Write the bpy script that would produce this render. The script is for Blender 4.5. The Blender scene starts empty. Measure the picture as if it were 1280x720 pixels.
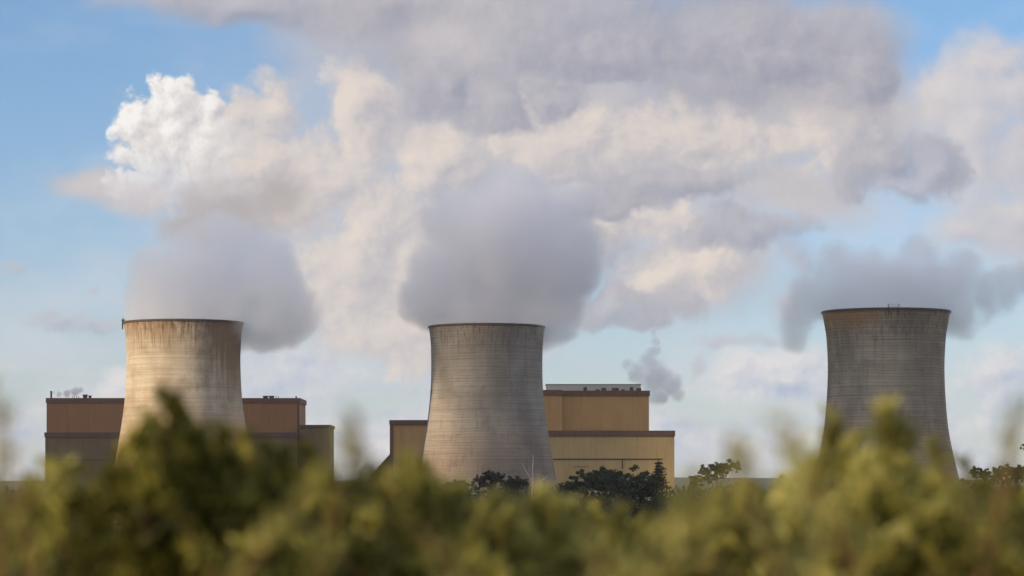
import bpy, bmesh, math, random
import numpy as np
from mathutils import Vector, Matrix
R = math.radians
scene = bpy.context.scene
COL = scene.collection

# ---------------------------------------------------------------- camera
K = 0.36 / 1280.0                 # metres per photo pixel per metre of distance
HORIZON = 612.0
EYE = 1.7
def at(px, py, Y):
    return Vector(((px - 640.0) * K * Y, Y, EYE + (HORIZON - py) * K * Y))
cam_data = bpy.data.cameras.new('camera')
cam = bpy.data.objects.new('camera', cam_data); COL.objects.link(cam)
cam.location = (0, 0, EYE); cam.rotation_euler = (R(90), 0, 0)
cam_data.sensor_width = 36.0; cam_data.lens = 100.0
cam_data.shift_y = (HORIZON - 360.0) / 1280.0
cam_data.clip_start = 0.05; cam_data.clip_end = 90000.0
cam_data.dof.use_dof = True
cam_data.dof.focus_distance = 1500.0
cam_data.dof.aperture_fstop = 3.8
scene.camera = cam

# ---------------------------------------------------------------- render settings
scene.render.engine = 'CYCLES'
scene.cycles.use_denoising = True
scene.cycles.max_bounces = 12
scene.cycles.diffuse_bounces = 2
scene.cycles.glossy_bounces = 1
scene.cycles.transmission_bounces = 3
scene.cycles.transparent_max_bounces = 8
scene.cycles.volume_bounces = 9
scene.cycles.caustics_reflective = False
scene.cycles.caustics_refractive = False
scene.cycles.sample_clamp_indirect = 4.0
scene.view_settings.view_transform = 'Standard'
scene.view_settings.look = 'None'
scene.view_settings.gamma = 1.0
scene.view_settings.use_curve_mapping = False
scene.view_settings.exposure = 0.0

# ---------------------------------------------------------------- node helper
class NT:
    """Small writer of node expressions."""
    def __init__(self, tree): self.t = tree; self.n = tree.nodes; self.l = tree.links
    def node(self, typ, **kw):
        n = self.n.new(typ)
        for k, v in kw.items(): setattr(n, k, v)
        return n
    def put(self, sock, v):
        if v is None: return
        if isinstance(v, bpy.types.NodeSocket): self.l.new(v, sock)
        else: sock.default_value = v
    def m(self, op, a, b=None, c=None, clamp=False):
        n = self.node('ShaderNodeMath', operation=op, use_clamp=clamp)
        for i, v in enumerate((a, b, c)): self.put(n.inputs[i], v)
        return n.outputs[0]
    def v(self, op, a, b=None, c=None):
        n = self.node('ShaderNodeVectorMath', operation=op)
        self.put(n.inputs[0], a)
        if b is not None:
            if op == 'SCALE': self.put(n.inputs['Scale'], b)
            else: self.put(n.inputs[1], b)
        if c is not None: self.put(n.inputs[2], c)
        return n.outputs['Value'] if op in ('LENGTH', 'DOT_PRODUCT', 'DISTANCE') else n.outputs['Vector']
    def xyz(self, a=0.0, b=0.0, c=0.0):
        n = self.node('ShaderNodeCombineXYZ')
        for i, v in enumerate((a, b, c)): self.put(n.inputs[i], v)
        return n.outputs[0]
    def sep(self, a):
        n = self.node('ShaderNodeSeparateXYZ'); self.put(n.inputs[0], a); return n.outputs
    def noise(self, vec, scale, detail=4.0, rough=0.5, dim='3D', lac=2.0, color=False, distort=0.0):
        n = self.node('ShaderNodeTexNoise', noise_dimensions=dim)
        self.put(n.inputs['Vector'], vec)
        n.inputs['Scale'].default_value = scale; n.inputs['Detail'].default_value = detail
        n.inputs['Roughness'].default_value = rough; n.inputs['Lacunarity'].default_value = lac
        n.inputs['Distortion'].default_value = distort
        return n.outputs['Color'] if color else n.outputs['Fac']
    def step(self, x, a, b, lo=0.0, hi=1.0):
        n = self.node('ShaderNodeMapRange', interpolation_type='SMOOTHSTEP')
        for i, v in enumerate((x, a, b, lo, hi)): self.put(n.inputs[i], v)
        return n.outputs[0]
    def lin(self, x, a, b, lo=0.0, hi=1.0):
        n = self.node('ShaderNodeMapRange')
        for i, v in enumerate((x, a, b, lo, hi)): self.put(n.inputs[i], v)
        return n.outputs[0]
    def mix(self, f, a, b, blend='MIX'):
        n = self.node('ShaderNodeMix', data_type='RGBA', blend_type=blend)
        self.put(n.inputs[0], f)
        for i, v in ((6, a), (7, b)):
            if isinstance(v, (tuple, list)) and len(v) == 3: v = tuple(v) + (1.0,)
            self.put(n.inputs[i], v)
        return n.outputs[2]
def srgb(r, g, b):
    f = lambda c: (c / 255.0) / 12.92 if c <= 10 else (((c / 255.0) + 0.055) / 1.055) ** 2.4
    return (f(r), f(g), f(b))

# ---------------------------------------------------------------- sun and sky
SUN_EL, SUN_AZ = R(15.0), R(29.0)          # azimuth: from due left (-x), turned towards the camera side
S_H = Vector((-math.cos(SUN_AZ), -math.sin(SUN_AZ), 0))
S = Vector((S_H.x * math.cos(SUN_EL), S_H.y * math.cos(SUN_EL), math.sin(SUN_EL)))
sl = bpy.data.lights.new('sun', 'SUN'); sl.energy = 5.0; sl.angle = R(0.6); sl.color = (1.0, 0.77, 0.48)
sun = bpy.data.objects.new('sun', sl); COL.objects.link(sun)
sun.rotation_euler = S.to_track_quat('Z', 'Y').to_euler(); sun.location = (-60, -30, 60)

world = bpy.data.worlds.new('World'); scene.world = world; world.use_nodes = True
W = NT(world.node_tree)
for n in list(W.n): W.n.remove(n)
SKY_STRENGTH = 0.12

def blob_group(name, blobs, amp, nscale, detail, rough, warp, wscale, seed, smooth=0.25, billow=0.0):
    """2-D cloud field: union of soft ellipses (px, py, rx, ry in hundreds of photo pixels of angle) broken up by fractal noise."""
    g = bpy.data.node_groups.new(name, 'ShaderNodeTree')
    g.interface.new_socket('Vector', in_out='INPUT', socket_type='NodeSocketVector')
    g.interface.new_socket('Value', in_out='OUTPUT', socket_type='NodeSocketFloat')
    T = NT(g)
    gi = T.node('NodeGroupInput'); go = T.node('NodeGroupOutput')
    p0 = gi.outputs[0]
    ps = T.v('ADD', p0, (seed * 7.31, seed * 3.17, 0))
    wv = T.v('SUBTRACT', T.noise(ps, wscale, 3, 0.5, '2D', color=True), (0.5, 0.5, 0.5))
    p = T.v('ADD', p0, T.v('MULTIPLY', wv, (warp, warp, 0)))
    L = None
    for (x, y, rx, ry) in blobs:
        rx, ry = rx / 100.0, ry / 100.0
        cx, cy = (x - 640) / 100.0, (HORIZON - y) / 100.0
        q = T.v('MULTIPLY_ADD', p, (1 / rx, 1 / ry, 0), (-cx / rx, -cy / ry, 0))
        d = T.v('LENGTH', q)
        L = d if L is None else T.m('SMOOTH_MIN', L, d, smooth)
    f = T.noise(ps, nscale, detail, rough, '2D')
    D = T.m('ADD', T.m('SUBTRACT', 1.0, L), T.m('MULTIPLY', T.m('SUBTRACT', f, 0.5), amp))
    if billow:
        vo = T.node('ShaderNodeTexVoronoi', voronoi_dimensions='2D', feature='F1', normalize=False)
        T.put(vo.inputs['Vector'], T.v('ADD', ps, T.v('MULTIPLY', wv, (warp*1.3, warp*1.3, 0))))
        vo.inputs['Scale'].default_value = nscale*1.7; vo.inputs['Detail'].default_value = 3.0; vo.inputs['Roughness'].default_value = 0.5; vo.inputs['Lacunarity'].default_value = 2.2
        D = T.m('ADD', D, T.m('MULTIPLY', T.m('SUBTRACT', 0.85, vo.outputs['Distance']), billow))
    T.l.new(D, go.inputs[0])
    return g
def inst(g, vec):
    n = W.node('ShaderNodeGroup'); n.node_tree = g; W.put(n.inputs[0], vec); return n.outputs[0]

tc = W.node('ShaderNodeTexCoord')
dirv = W.v('NORMALIZE', tc.outputs['Generated'])
dx, dy, dz = W.sep(dirv)[:]
ys = W.m('MAXIMUM', dy, 0.15)
P = W.xyz(W.m('DIVIDE', dx, W.m('MULTIPLY', ys, K * 100)), W.m('DIVIDE', dz, W.m('MULTIPLY', ys, K * 100)), 0.0)
Px, Py, _ = W.sep(P)[:]

skyt = W.node('ShaderNodeTexSky', sky_type='NISHITA')
skyt.sun_disc = False
skyt.sun_elevation = SUN_EL
skyt.sun_rotation = math.atan2(S_H.x, S_H.y)
skyt.air_density = 1.0; skyt.dust_density = 0.3; skyt.ozone_density = 3.0; skyt.altitude = 100
base = W.v('MULTIPLY', W.v('SCALE', skyt.outputs[0], SKY_STRENGTH), W.mix(W.lin(dz, 0.0, 0.18), (0.99, 1.04, 1.40), (0.80, 1.03, 1.26)))

CLOUDS = dict(
 far=[(640, 570, 900, 90), (120, 520, 260, 60), (470, 480, 240, 80), (900, 510, 200, 70), (1235, 475, 95, 55), (1100, 560, 260, 60), (640, 440, 200, 60), (980, 470, 120, 40)],
 veil=[(120, 232, 70, 26), (165, 245, 80, 30), (660, 160, 470, 200), (960, 110, 230, 150), (570, 350, 230, 130), (330, 240, 170, 110), (860, 330, 170, 80), (560, 30, 300, 90), (1100, 160, 110, 110), (1000, 240, 150, 60)],
 bank=[(290, 0, 180, 34), (480, 0, 200, 56), (700, 20, 300, 88), (900, 45, 230, 105), (1055, 70, 90, 112), (620, 60, 200, 60)],
 cream=[(462, 135, 60, 66), (415, 225, 90, 76), (480, 290, 90, 90), (440, 340, 90, 80), (700, 165, 130, 62), (860, 180, 170, 62), (1060, 150, 80, 70), (810, 272, 80, 38), (865, 342, 92, 36), (590, 85, 110, 40), (540, 200, 70, 70), (330, 140, 58, 52), (320, 205, 80, 50), (500, 410, 130, 60)],
 grey=[(630, 128, 66, 56), (548, 102, 54, 36), (690, 125, 50, 40), (1158, 208, 62, 52), (1105, 205, 70, 44), (1080, 100, 50, 50), (935, 285, 84, 30), (720, 245, 140, 36), (780, 385, 120, 34), (860, 235, 120, 24), (700, 330, 110, 60), (960, 75, 130, 60), (760, 70, 170, 40)],
 right=[(1265, 110, 105, 80), (1290, 200, 120, 110), (1270, 275, 120, 70), (1215, 150, 80, 80), (1240, 75, 80, 45), (1205, 290, 70, 40), (1180, 120, 60, 60)],
 cumulus=[(212, 130, 46, 36), (168, 150, 28, 38), (185, 185, 48, 46), (250, 185, 70, 44), (258, 138, 30, 26), (262, 160, 40, 30), (290, 185, 34, 22), (225, 225, 74, 46), (172, 234, 50, 26), (225, 160, 60, 50)],
 scud=[(1176, 216, 42, 36), (1130, 232, 60, 20), (955, 290, 48, 28), (105, 403, 66, 20), (60, 395, 40, 12), (20, 336, 34, 10), (930, 432, 70, 15), (873, 465, 14, 18), (120, 360, 18, 9), (1000, 330, 30, 40), (985, 380, 26, 40)],
 dusk=[(290, 262, 95, 48), (350, 250, 60, 40), (235, 290, 45, 30)])
def relief(sc, off, seed, det=7, rough=0.52):
    q = W.v('ADD', P, (seed, seed*0.6, 0)); wv = W.v('SUBTRACT', W.noise(q, sc*0.8, 2, 0.5, '2D', color=True), (0.5, 0.5, 0.5))
    q = W.v('ADD', q, W.v('MULTIPLY', wv, (0.7/sc, 0.7/sc, 0)))
    return W.m('SUBTRACT', W.noise(q, sc, det, rough, '2D'), W.noise(W.v('ADD', q, (off[0], off[1], 0)), sc, det, rough, '2D'))
def layer(name, amp, ns, det, rough, warp, ws, seed, smooth=0.25, off=(-0.16, 0.12, 0), billow=0.0):
    g = blob_group('cloud_' + name, CLOUDS[name], amp, ns, det, rough, warp, ws, seed, smooth, billow)
    a = inst(g, P); b = inst(g, W.v('ADD', P, off)) if off else None
    return a, b
ndir = W.noise(dirv, 3.0, 7, 0.55, '3D')
inside = W.m('MULTIPLY', W.m('MULTIPLY', W.step(Px, -9.0, -7.2), W.step(Px, 7.2, 9.0, 1.0, 0.0)), W.m('MULTIPLY', W.step(Py, 6.6, 9.0, 1.0, 0.0), W.step(dy, 0.2, 0.5)))
r1 = relief(0.5, (-0.4, 0.3), 9.1, 5, 0.45); r2 = W.m('ADD', relief(1.5, (-0.13, 0.11), 3.3, 7, 0.5), W.m('MULTIPLY', relief(4.2, (-0.045, 0.04), 5.9, 7, 0.55), 0.8))
soft = W.m('SUBTRACT', W.noise(W.v('ADD', P, (1.1, 8.2, 0)), 0.45, 6, 0.55, '2D'), 0.5)

# pale thin cirrus over the blue, more of it low down
wisp = W.noise(W.v('MULTIPLY', P, (0.5, 1.0, 0)), 0.55, 8, 0.6, '2D')
sky = W.mix(W.m('MULTIPLY', W.step(wisp, 0.38, 0.75), W.lin(Py, 1.0, 6.0, 0.55, 0.22)), base, srgb(214, 218, 228))
# low bright band of far cloud near the horizon
fa, fb = layer('far', 1.6, 0.6, 8, 0.56, 0.5, 0.8, 11, 0.3, (-0.1, 0.12, 0), billow=0.45)
streak = W.noise(W.v('MULTIPLY', P, (0.5, 1.35, 0)), 0.9, 8, 0.56, '2D')
fal = W.m('MULTIPLY', W.step(fa, -0.15, 0.7), W.step(streak, 0.32, 0.58))
flit = W.m('ADD', 0.5, W.m('ADD', W.m('MULTIPLY', W.m('SUBTRACT', fa, fb), 1.3), W.m('MULTIPLY', r2, 0.8)), clamp=True)
sky = W.mix(W.m('MULTIPLY', fal, 0.9), sky, W.mix(flit, srgb(164, 182, 212), srgb(230, 227, 229)))
# right bank
ra, rb = layer('right', 1.2, 0.8, 8, 0.56, 0.5, 0.9, 5, 0.35, billow=0.35)
rl = W.m('ADD', 0.5, W.m('ADD', W.m('MULTIPLY', W.m('SUBTRACT', ra, rb), 0.7), W.m('MULTIPLY', r1, 0.9)), clamp=True)
sky = W.mix(W.m('MULTIPLY', W.step(ra, -0.1, 0.75), 0.93), sky, W.mix(rl, srgb(172, 175, 192), srgb(224, 216, 213)))
# broad soft veil that everything else sits in
va, _ = layer('veil', 0.9, 0.55, 9, 0.58, 0.6, 0.6, 7, 0.3, None)
vl = W.m('ADD', 0.5, W.m('ADD', W.m('ADD', W.m('MULTIPLY', r1, 1.2), W.m('MULTIPLY', r2, 0.35)), W.m('MULTIPLY', soft, 1.0)), clamp=True)
sky = W.mix(W.m('MULTIPLY', W.step(va, -0.05, 0.75), 0.95), sky, W.mix(vl, srgb(172, 173, 186), srgb(214, 205, 203)))
# cream, sunlit masses
ma, mb = layer('cream', 1.2, 0.9, 10, 0.6, 0.5, 0.9, 2, 0.3, billow=0.45)
ml = W.m('ADD', 0.55, W.m('ADD', W.m('MULTIPLY', W.m('SUBTRACT', ma, mb), 0.8), W.m('ADD', W.m('MULTIPLY', r1, 0.5), W.m('MULTIPLY', r2, 0.5))), clamp=True)
mcol = W.mix(W.lin(ml, 0.0, 0.55), srgb(178, 176, 187), srgb(210, 202, 200)); mcol = W.mix(W.lin(ml, 0.5, 1.0), mcol, srgb(234, 220, 209))
sky = W.mix(W.m('MULTIPLY', W.step(ma, -0.05, 0.46), 0.92), sky, mcol)
# lilac-grey bank along the top
ba, bb = layer('bank', 0.9, 0.7, 8, 0.55, 0.5, 0.8, 8, 0.3)
bl_ = W.m('ADD', 0.42, W.m('ADD', W.m('MULTIPLY', W.m('SUBTRACT', ba, bb), 0.9), W.m('ADD', W.m('ADD', W.m('MULTIPLY', r1, 0.9), W.m('MULTIPLY', r2, 0.4)), W.m('MULTIPLY', soft, 1.1))), clamp=True)
sky = W.mix(W.m('MULTIPLY', W.step(ba, -0.05, 0.55), 0.88), sky, W.mix(bl_, srgb(156, 158, 174), srgb(206, 199, 200)))
# grey shaded lobes in front of them
sa, sb = layer('grey', 1.25, 1.0, 10, 0.6, 0.5, 1.1, 4, 0.25, billow=0.45)
sl_ = W.m('ADD', 0.4, W.m('ADD', W.m('MULTIPLY', W.m('SUBTRACT', sa, sb), 0.8), W.m('MULTIPLY', r2, 0.5)), clamp=True)
sky = W.mix(W.m('MULTIPLY', W.step(sa, -0.05, 0.46), 0.86), sky, W.mix(sl_, srgb(148, 152, 171), srgb(190, 186, 193)))
# bright cumulus
ca, cb = layer('cumulus', 0.85, 2.0, 10, 0.58, 0.26, 2.2, 21, 0.2, (-0.09, 0.09, 0), billow=0.5)
bill = W.noise(W.v('ADD', P, (3.3, 1.7, 0)), 2.2, 5, 0.5, '2D')
cl = W.m('ADD', W.m('ADD', 0.60, W.m('MULTIPLY', W.m('SUBTRACT', ca, cb), 0.8)), W.m('MULTIPLY', W.m('SUBTRACT', bill, 0.5), 0.6), clamp=True)
ccol = W.mix(W.step(cl, 0.0, 0.6), srgb(186, 186, 198), srgb(228, 222, 219))
ccol = W.mix(W.step(cl, 0.5, 1.0), ccol, srgb(252, 249, 245))
fade = W.m('MULTIPLY', W.step(Py, 3.4, 4.4), W.step(Px, -3.2, -3.9))
ccol = W.mix(W.m('SUBTRACT', 0.8, W.m('MULTIPLY', fade, 0.8)), ccol, srgb(208, 202, 206))
sky = W.mix(W.m('MULTIPLY', W.step(ca, -0.02, 0.36), W.m('ADD', 0.6, W.m('MULTIPLY', fade, 0.4))), sky, ccol)
# brownish dusky part under the cumulus
da, _ = layer('dusk', 1.2, 1.2, 8, 0.55, 0.4, 1.3, 9, 0.3, None)
sky = W.mix(W.step(da, -0.1, 0.8, 0.0, 0.85), sky, srgb(176, 168, 168))
# torn dark scud
ua, ub = layer('scud', 1.7, 1.5, 9, 0.6, 0.5, 1.6, 6, 0.2)
sky = W.mix(W.step(ua, -0.1, 1.0, 0.0, 0.8), sky, W.mix(W.m('ADD', 0.4, W.m('SUBTRACT', ua, ub), clamp=True), srgb(148, 154, 175), srgb(186, 188, 200)))
# the rest of the sky dome: broken cloud of the same kind
gen = W.step(ndir, 0.36, 0.52)
gsky = W.mix(W.m('MULTIPLY', gen, 0.9), base, W.mix(W.step(ndir, 0.40, 0.62), (1.14, 1.07, 1.00), (0.66, 0.70, 0.84)))
sky = W.mix(inside, gsky, sky)
# below the horizon: dull ground tone
sky = W.mix(W.step(dz, -0.02, -0.001, 1.0, 0.0), sky, (0.10, 0.10, 0.07))
bg = W.node('ShaderNodeBackground'); W.put(bg.inputs['Color'], sky); bg.inputs['Strength'].default_value = 1.0
wo = W.node('ShaderNodeOutputWorld'); W.l.new(bg.outputs[0], wo.inputs[0])
world.cycles.sampling_method = 'MANUAL'; world.cycles.sample_map_resolution = 512

# ---------------------------------------------------------------- object helpers
def tag(o, label=None, cat=None, group=None, kind=None):
    for k, v in (('label', label), ('category', cat), ('group', group), ('kind', kind)):
        if v: o[k] = v
    return o
def empty(name, loc):
    o = bpy.data.objects.new(name, None); COL.objects.link(o); o.location = loc; return o
def link_mesh(name, me, mat, parent=None, loc=None):
    if mat and not me.materials: me.materials.append(mat)
    o = bpy.data.objects.new(name, me); COL.objects.link(o)
    if loc is not None: o.location = loc
    if parent: o.parent = parent
    return o
def pydata(name, v, f, mat, parent=None, loc=None, smooth=False):
    me = bpy.data.meshes.new(name); me.from_pydata([tuple(a) for a in v], [], [tuple(a) for a in f]); me.update()
    if smooth: me.polygons.foreach_set('use_smooth', [True] * len(me.polygons))
    return link_mesh(name, me, mat, parent, loc)
class MB:
    """Collects boxes, tubes and lathes into one mesh."""
    def __init__(self): self.v = []; self.f = []
    def box(self, x0, x1, y0, y1, z0, z1):
        b = len(self.v)
        self.v += [(x0,y0,z0),(x1,y0,z0),(x1,y1,z0),(x0,y1,z0),(x0,y0,z1),(x1,y0,z1),(x1,y1,z1),(x0,y1,z1)]
        self.f += [tuple(b+i for i in q) for q in ((0,3,2,1),(4,5,6,7),(0,1,5,4),(1,2,6,5),(2,3,7,6),(3,0,4,7))]
    def prism(self, poly, y0, y1):
        b = len(self.v); n = len(poly)
        self.v += [(x, y0, z) for x, z in poly] + [(x, y1, z) for x, z in poly]
        self.f += [tuple(b+i for i in range(n)), tuple(b+n+i for i in reversed(range(n)))]
        self.f += [(b+i, b+n+i, b+n+(i+1) % n, b+(i+1) % n) for i in range(n)]
    def tube(self, pts, rad, seg=8):
        pts = [Vector(p) for p in pts]
        rad = rad if isinstance(rad, (list, tuple)) else [rad] * len(pts)
        b = len(self.v); up = Vector((0.31, 0.95, 0.05))
        for i, p in enumerate(pts):
            d = (pts[min(i+1, len(pts)-1)] - pts[max(i-1, 0)]).normalized()
            a = d.cross(up).normalized(); c = a.cross(d)
            for k in range(seg):
                t = 2*math.pi*k/seg; q = p + (a*math.cos(t) + c*math.sin(t))*rad[i]; self.v.append(tuple(q))
        for i in range(len(pts)-1):
            for k in range(seg):
                k2 = (k+1) % seg
                self.f.append((b+i*seg+k, b+i*seg+k2, b+(i+1)*seg+k2, b+(i+1)*seg+k))
        self.f.append(tuple(b+k for k in reversed(range(seg)))); self.f.append(tuple(b+(len(pts)-1)*seg+k for k in range(seg)))
    def lathe(self, prof, seg=96, closed=False):
        b = len(self.v); n = len(prof)
        for r, z in prof:
            for k in range(seg):
                t = 2*math.pi*k/seg; self.v.append((r*math.cos(t), r*math.sin(t), z))
        m = n if closed else n-1
        for i in range(m):
            j = (i+1) % n
            for k in range(seg):
                k2 = (k+1) % seg
                self.f.append((b+i*seg+k, b+i*seg+k2, b+j*seg+k2, b+j*seg+k))
    def build(self, name, mat, parent=None, loc=None, smooth=False):
        return pydata(name, self.v, self.f, mat, parent, loc, smooth)
def material(name):
    m = bpy.data.materials.new(name); m.use_nodes = True
    T = NT(m.node_tree)
    for n in list(T.n): T.n.remove(n)
    out = T.node('ShaderNodeOutputMaterial')
    return m, T, out
def principled(T, out, color, rough=0.8, bump=None, bstr=0.3, bdist=0.1, spec=0.3, metal=0.0):
    b = T.node('ShaderNodeBsdfPrincipled')
    T.put(b.inputs['Base Color'], (tuple(color) + (1.0,)) if isinstance(color, tuple) and len(color) == 3 else color)
    T.put(b.inputs['Roughness'], rough); b.inputs['Metallic'].default_value = metal
    b.inputs['Specular IOR Level'].default_value = spec
    if bump is not None:
        n = T.node('ShaderNodeBump'); n.inputs['Strength'].default_value = bstr; n.inputs['Distance'].default_value = bdist
        T.put(n.inputs['Height'], bump); T.l.new(n.outputs[0], b.inputs['Normal'])
    T.l.new(b.outputs[0], out.inputs['Surface'])
    return b
def objco(T): return T.node('ShaderNodeTexCoord').outputs['Object']

# ---------------------------------------------------------------- ground, far hills
GROUND_Z = -24.0
def ground_h(x, y):
    d = math.hypot(x, y)
    t = min(max((d - 14) / 420.0, 0), 1); t = t*t*(3-2*t)
    return GROUND_Z * t + (0.5*math.sin(x*0.011+1)*math.sin(y*0.009) * t)
rs = [0.0] + [2.0*1.16**i for i in range(66)]
gv, gf = [(0, 0, 0)], []
NS = 96
for r in rs[1:]:
    for k in range(NS):
        t = 2*math.pi*k/NS; x, y = r*math.sin(t), r*math.cos(t); gv.append((x, y, ground_h(x, y)))
for k in range(NS): gf.append((0, 1+(k+1) % NS, 1+k))
for i in range(len(rs)-2):
    for k in range(NS):
        a = 1+i*NS; k2 = (k+1) % NS; gf.append((a+k, a+k2, a+NS+k2, a+NS+k))
m, T, out = material('dry_grass_ground')
co = objco(T)
n1 = T.noise(co, 0.02, 6, 0.6); n2 = T.noise(co, 1.3, 5, 0.6)
c = T.mix(T.step(n1, 0.35, 0.65), (0.055, 0.060, 0.024), (0.095, 0.085, 0.040))
c = T.mix(T.lin(n2, 0.3, 0.7), c, (0.045, 0.050, 0.020))
principled(T, out, c, 0.95, n2, 0.5, 0.1, 0.1)
g = pydata('ground', gv, gf, m, smooth=True); tag(g, 'olive green ground falling away towards the power station', 'ground', None, 'structure')

m, T, out = material('wooded_hill')
co = objco(T); n1 = T.noise(co, 0.004, 8, 0.65)
principled(T, out, T.mix(T.step(n1, 0.4, 0.6), (0.025, 0.036, 0.022), (0.045, 0.055, 0.032)), 0.95, None, spec=0.05)
hv, hf = [], []
rng = random.Random(3)
NX = 160
for i in range(NX+1):
    x = -6000 + 12000*i/NX
    s = x/1000.0
    h = 38 + 9*math.sin(s*1.1+0.4) + 6*math.sin(s*2.9+1.0) + 2.5*math.sin(s*7.3) + rng.uniform(-1.0, 1.0)
    for j, (y, f) in enumerate(((8200, 0), (8800, 0.45), (9400, 1.0), (10200, 0.9), (11500, 0))):
        hv.append((x*(y/9400), y, GROUND_Z - 4 + (h + 24)*f))
for i in range(NX):
    for j in range(4):
        a = i*5+j; hf.append((a, a+5, a+6, a+1))
h = pydata('hills', hv, hf, m, smooth=True); tag(h, 'low wooded hills along the horizon', 'hills', None, 'structure')

# ---------------------------------------------------------------- cooling towers
def concrete(name, base, warm, dark, warm_lo, warm_amt, rust, speck, lines, H=113.0, seed=0.0, streak=0.40, patch=0.0, soot_shade=0.0, drip=0.75):
    m, T, out = material(name)
    co = T.v('ADD', objco(T), (seed, seed*0.7, 0))
    x, y, z = T.sep(objco(T))[:]
    big = T.noise(co, 0.035, 5, 0.55)
    mid = T.noise(co, 0.16, 6, 0.6)
    fine = T.noise(co, 0.9, 5, 0.65)
    vert = T.noise(T.v('MULTIPLY', co, (0.55, 0.55, 0.018)), 1.0, 6, 0.6)       # runs down the shell
    vfine = T.noise(T.v('MULTIPLY', co, (1.6, 1.6, 0.03)), 1.0, 4, 0.6)
    ring = T.noise(T.v('MULTIPLY', co, (0.02, 0.02, 0.75)), 1.0, 3, 0.7)         # each lift poured a little lighter or darker
    c = T.mix(T.step(big, 0.35, 0.65), base, tuple(b*0.82 for b in base))
    # warm staining on the lower shell
    wf = T.m('MULTIPLY', T.step(T.m('ADD', z, T.m('MULTIPLY', T.m('SUBTRACT', big, 0.5), 70)), warm_lo, warm_lo - 40), warm_amt)
    c = T.mix(wf, c, warm)
    blot = T.noise(T.v('MULTIPLY', T.v('ADD', co, (7, 3, 11)), (0.05, 0.05, 0.028)), 1.0, 5, 0.5)
    c = T.mix(T.step(blot, 0.42, 0.66, 0.0, 0.55), c, tuple(d*1.25 for d in dark))
    c = T.mix(T.step(ring, 0.38, 0.66, 0.0, 0.30), c, dark)
    c = T.mix(T.step(mid, 0.5, 0.75, 0.0, 0.35), c, dark)
    c = T.mix(T.step(vert, 0.52, 0.72, 0.0, streak), c, dark)
    # rust and soot running from the rim
    top = T.lin(T.m('ADD', z, T.m('MULTIPLY', T.m('SUBTRACT', vfine, 0.5), 42)), H - 17, H - 1)
    c = T.mix(T.m('MULTIPLY', T.m('MULTIPLY', top, T.step(vert, 0.38, 0.6)), rust), c, (0.20, 0.10, 0.042))
    c = T.mix(T.m('MULTIPLY', T.m('MULTIPLY', top, T.step(vfine, 0.56, 0.66)), drip), c, (0.05, 0.038, 0.03))
    if patch:
        pm = T.m('MULTIPLY', T.step(T.m('ADD', x, T.m('MULTIPLY', T.m('SUBTRACT', mid, 0.5), 30)), -2.0, -16.0), T.step(T.m('ADD', z, T.m('MULTIPLY', T.m('SUBTRACT', vert, 0.5), 26)), H - 13, H - 5))
        c = T.mix(T.m('MULTIPLY', pm, patch), c, (0.34, 0.19, 0.075))
    if soot_shade:  # brown stain upper right, also painted in to darken the shaded side
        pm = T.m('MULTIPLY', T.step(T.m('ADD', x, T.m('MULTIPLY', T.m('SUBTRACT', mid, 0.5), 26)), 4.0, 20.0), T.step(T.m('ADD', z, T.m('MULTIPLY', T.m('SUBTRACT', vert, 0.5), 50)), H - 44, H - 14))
        c = T.mix(T.m('MULTIPLY', pm, soot_shade), c, (0.21, 0.13, 0.075))
    # horizontal joints between lifts
    fr = T.m('FRACT', T.m('DIVIDE', T.m('ADD', z, T.m('MULTIPLY', T.noise(T.v('MULTIPLY', co, (0.03, 0.03, 0.4)), 1.0, 2, 0.5), 1.6)), 1.45))
    joint = T.step(T.m('ABSOLUTE', T.m('SUBTRACT', fr, 0.5)), 0.30, 0.50)
    jmod = T.m('MULTIPLY', joint, T.step(T.noise(T.v('MULTIPLY', co, (0.10, 0.10, 0.5)), 1.0, 4, 0.6), 0.25, 0.65))
    c = T.mix(T.m('MULTIPLY', jmod, lines), c, tuple(d*0.6 for d in dark))
    # dark scabs along the joints and pale repaired patches
    sc = T.noise(T.v('MULTIPLY', co, (0.5, 0.5, 1.0)), 1.0, 3, 0.6)
    c = T.mix(T.m('MULTIPLY', T.step(sc, 0.66, 0.72), T.m('MULTIPLY', T.step(mid, 0.45, 0.6), 0.6)), c, (0.045, 0.04, 0.035))
    sp = T.noise(T.v('ADD', co, (31, 17, 5)), 0.75, 2, 0.5)
    c = T.mix(T.m('MULTIPLY', T.step(sp, 0.73, 0.77), T.m('MULTIPLY', T.step(z, 48, 38), speck)), c, (0.62, 0.58, 0.50))
    c = T.mix(T.lin(fine, 0.3, 0.7, 0.0, 0.2), c, dark)
    principled(T, out, c, 0.9, T.m('ADD', T.m('MULTIPLY', joint, -0.6), fine), 0.35, 0.12, 0.15)
    return m
m, T, out = material('dark_walkway_concrete')
co = objco(T); n1 = T.noise(co, 0.5, 5, 0.6)
principled(T, out, T.mix(n1, (0.05, 0.045, 0.04), (0.12, 0.09, 0.065)), 0.85)
M_RIM = m
m, T, out = material('dark_painted_steel')
co = objco(T); n1 = T.noise(co, 1.5, 4, 0.6)
principled(T, out, T.mix(n1, (0.035, 0.033, 0.035), (0.07, 0.06, 0.055)), 0.55, spec=0.4, metal=0.3)
M_STEEL = m

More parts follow.
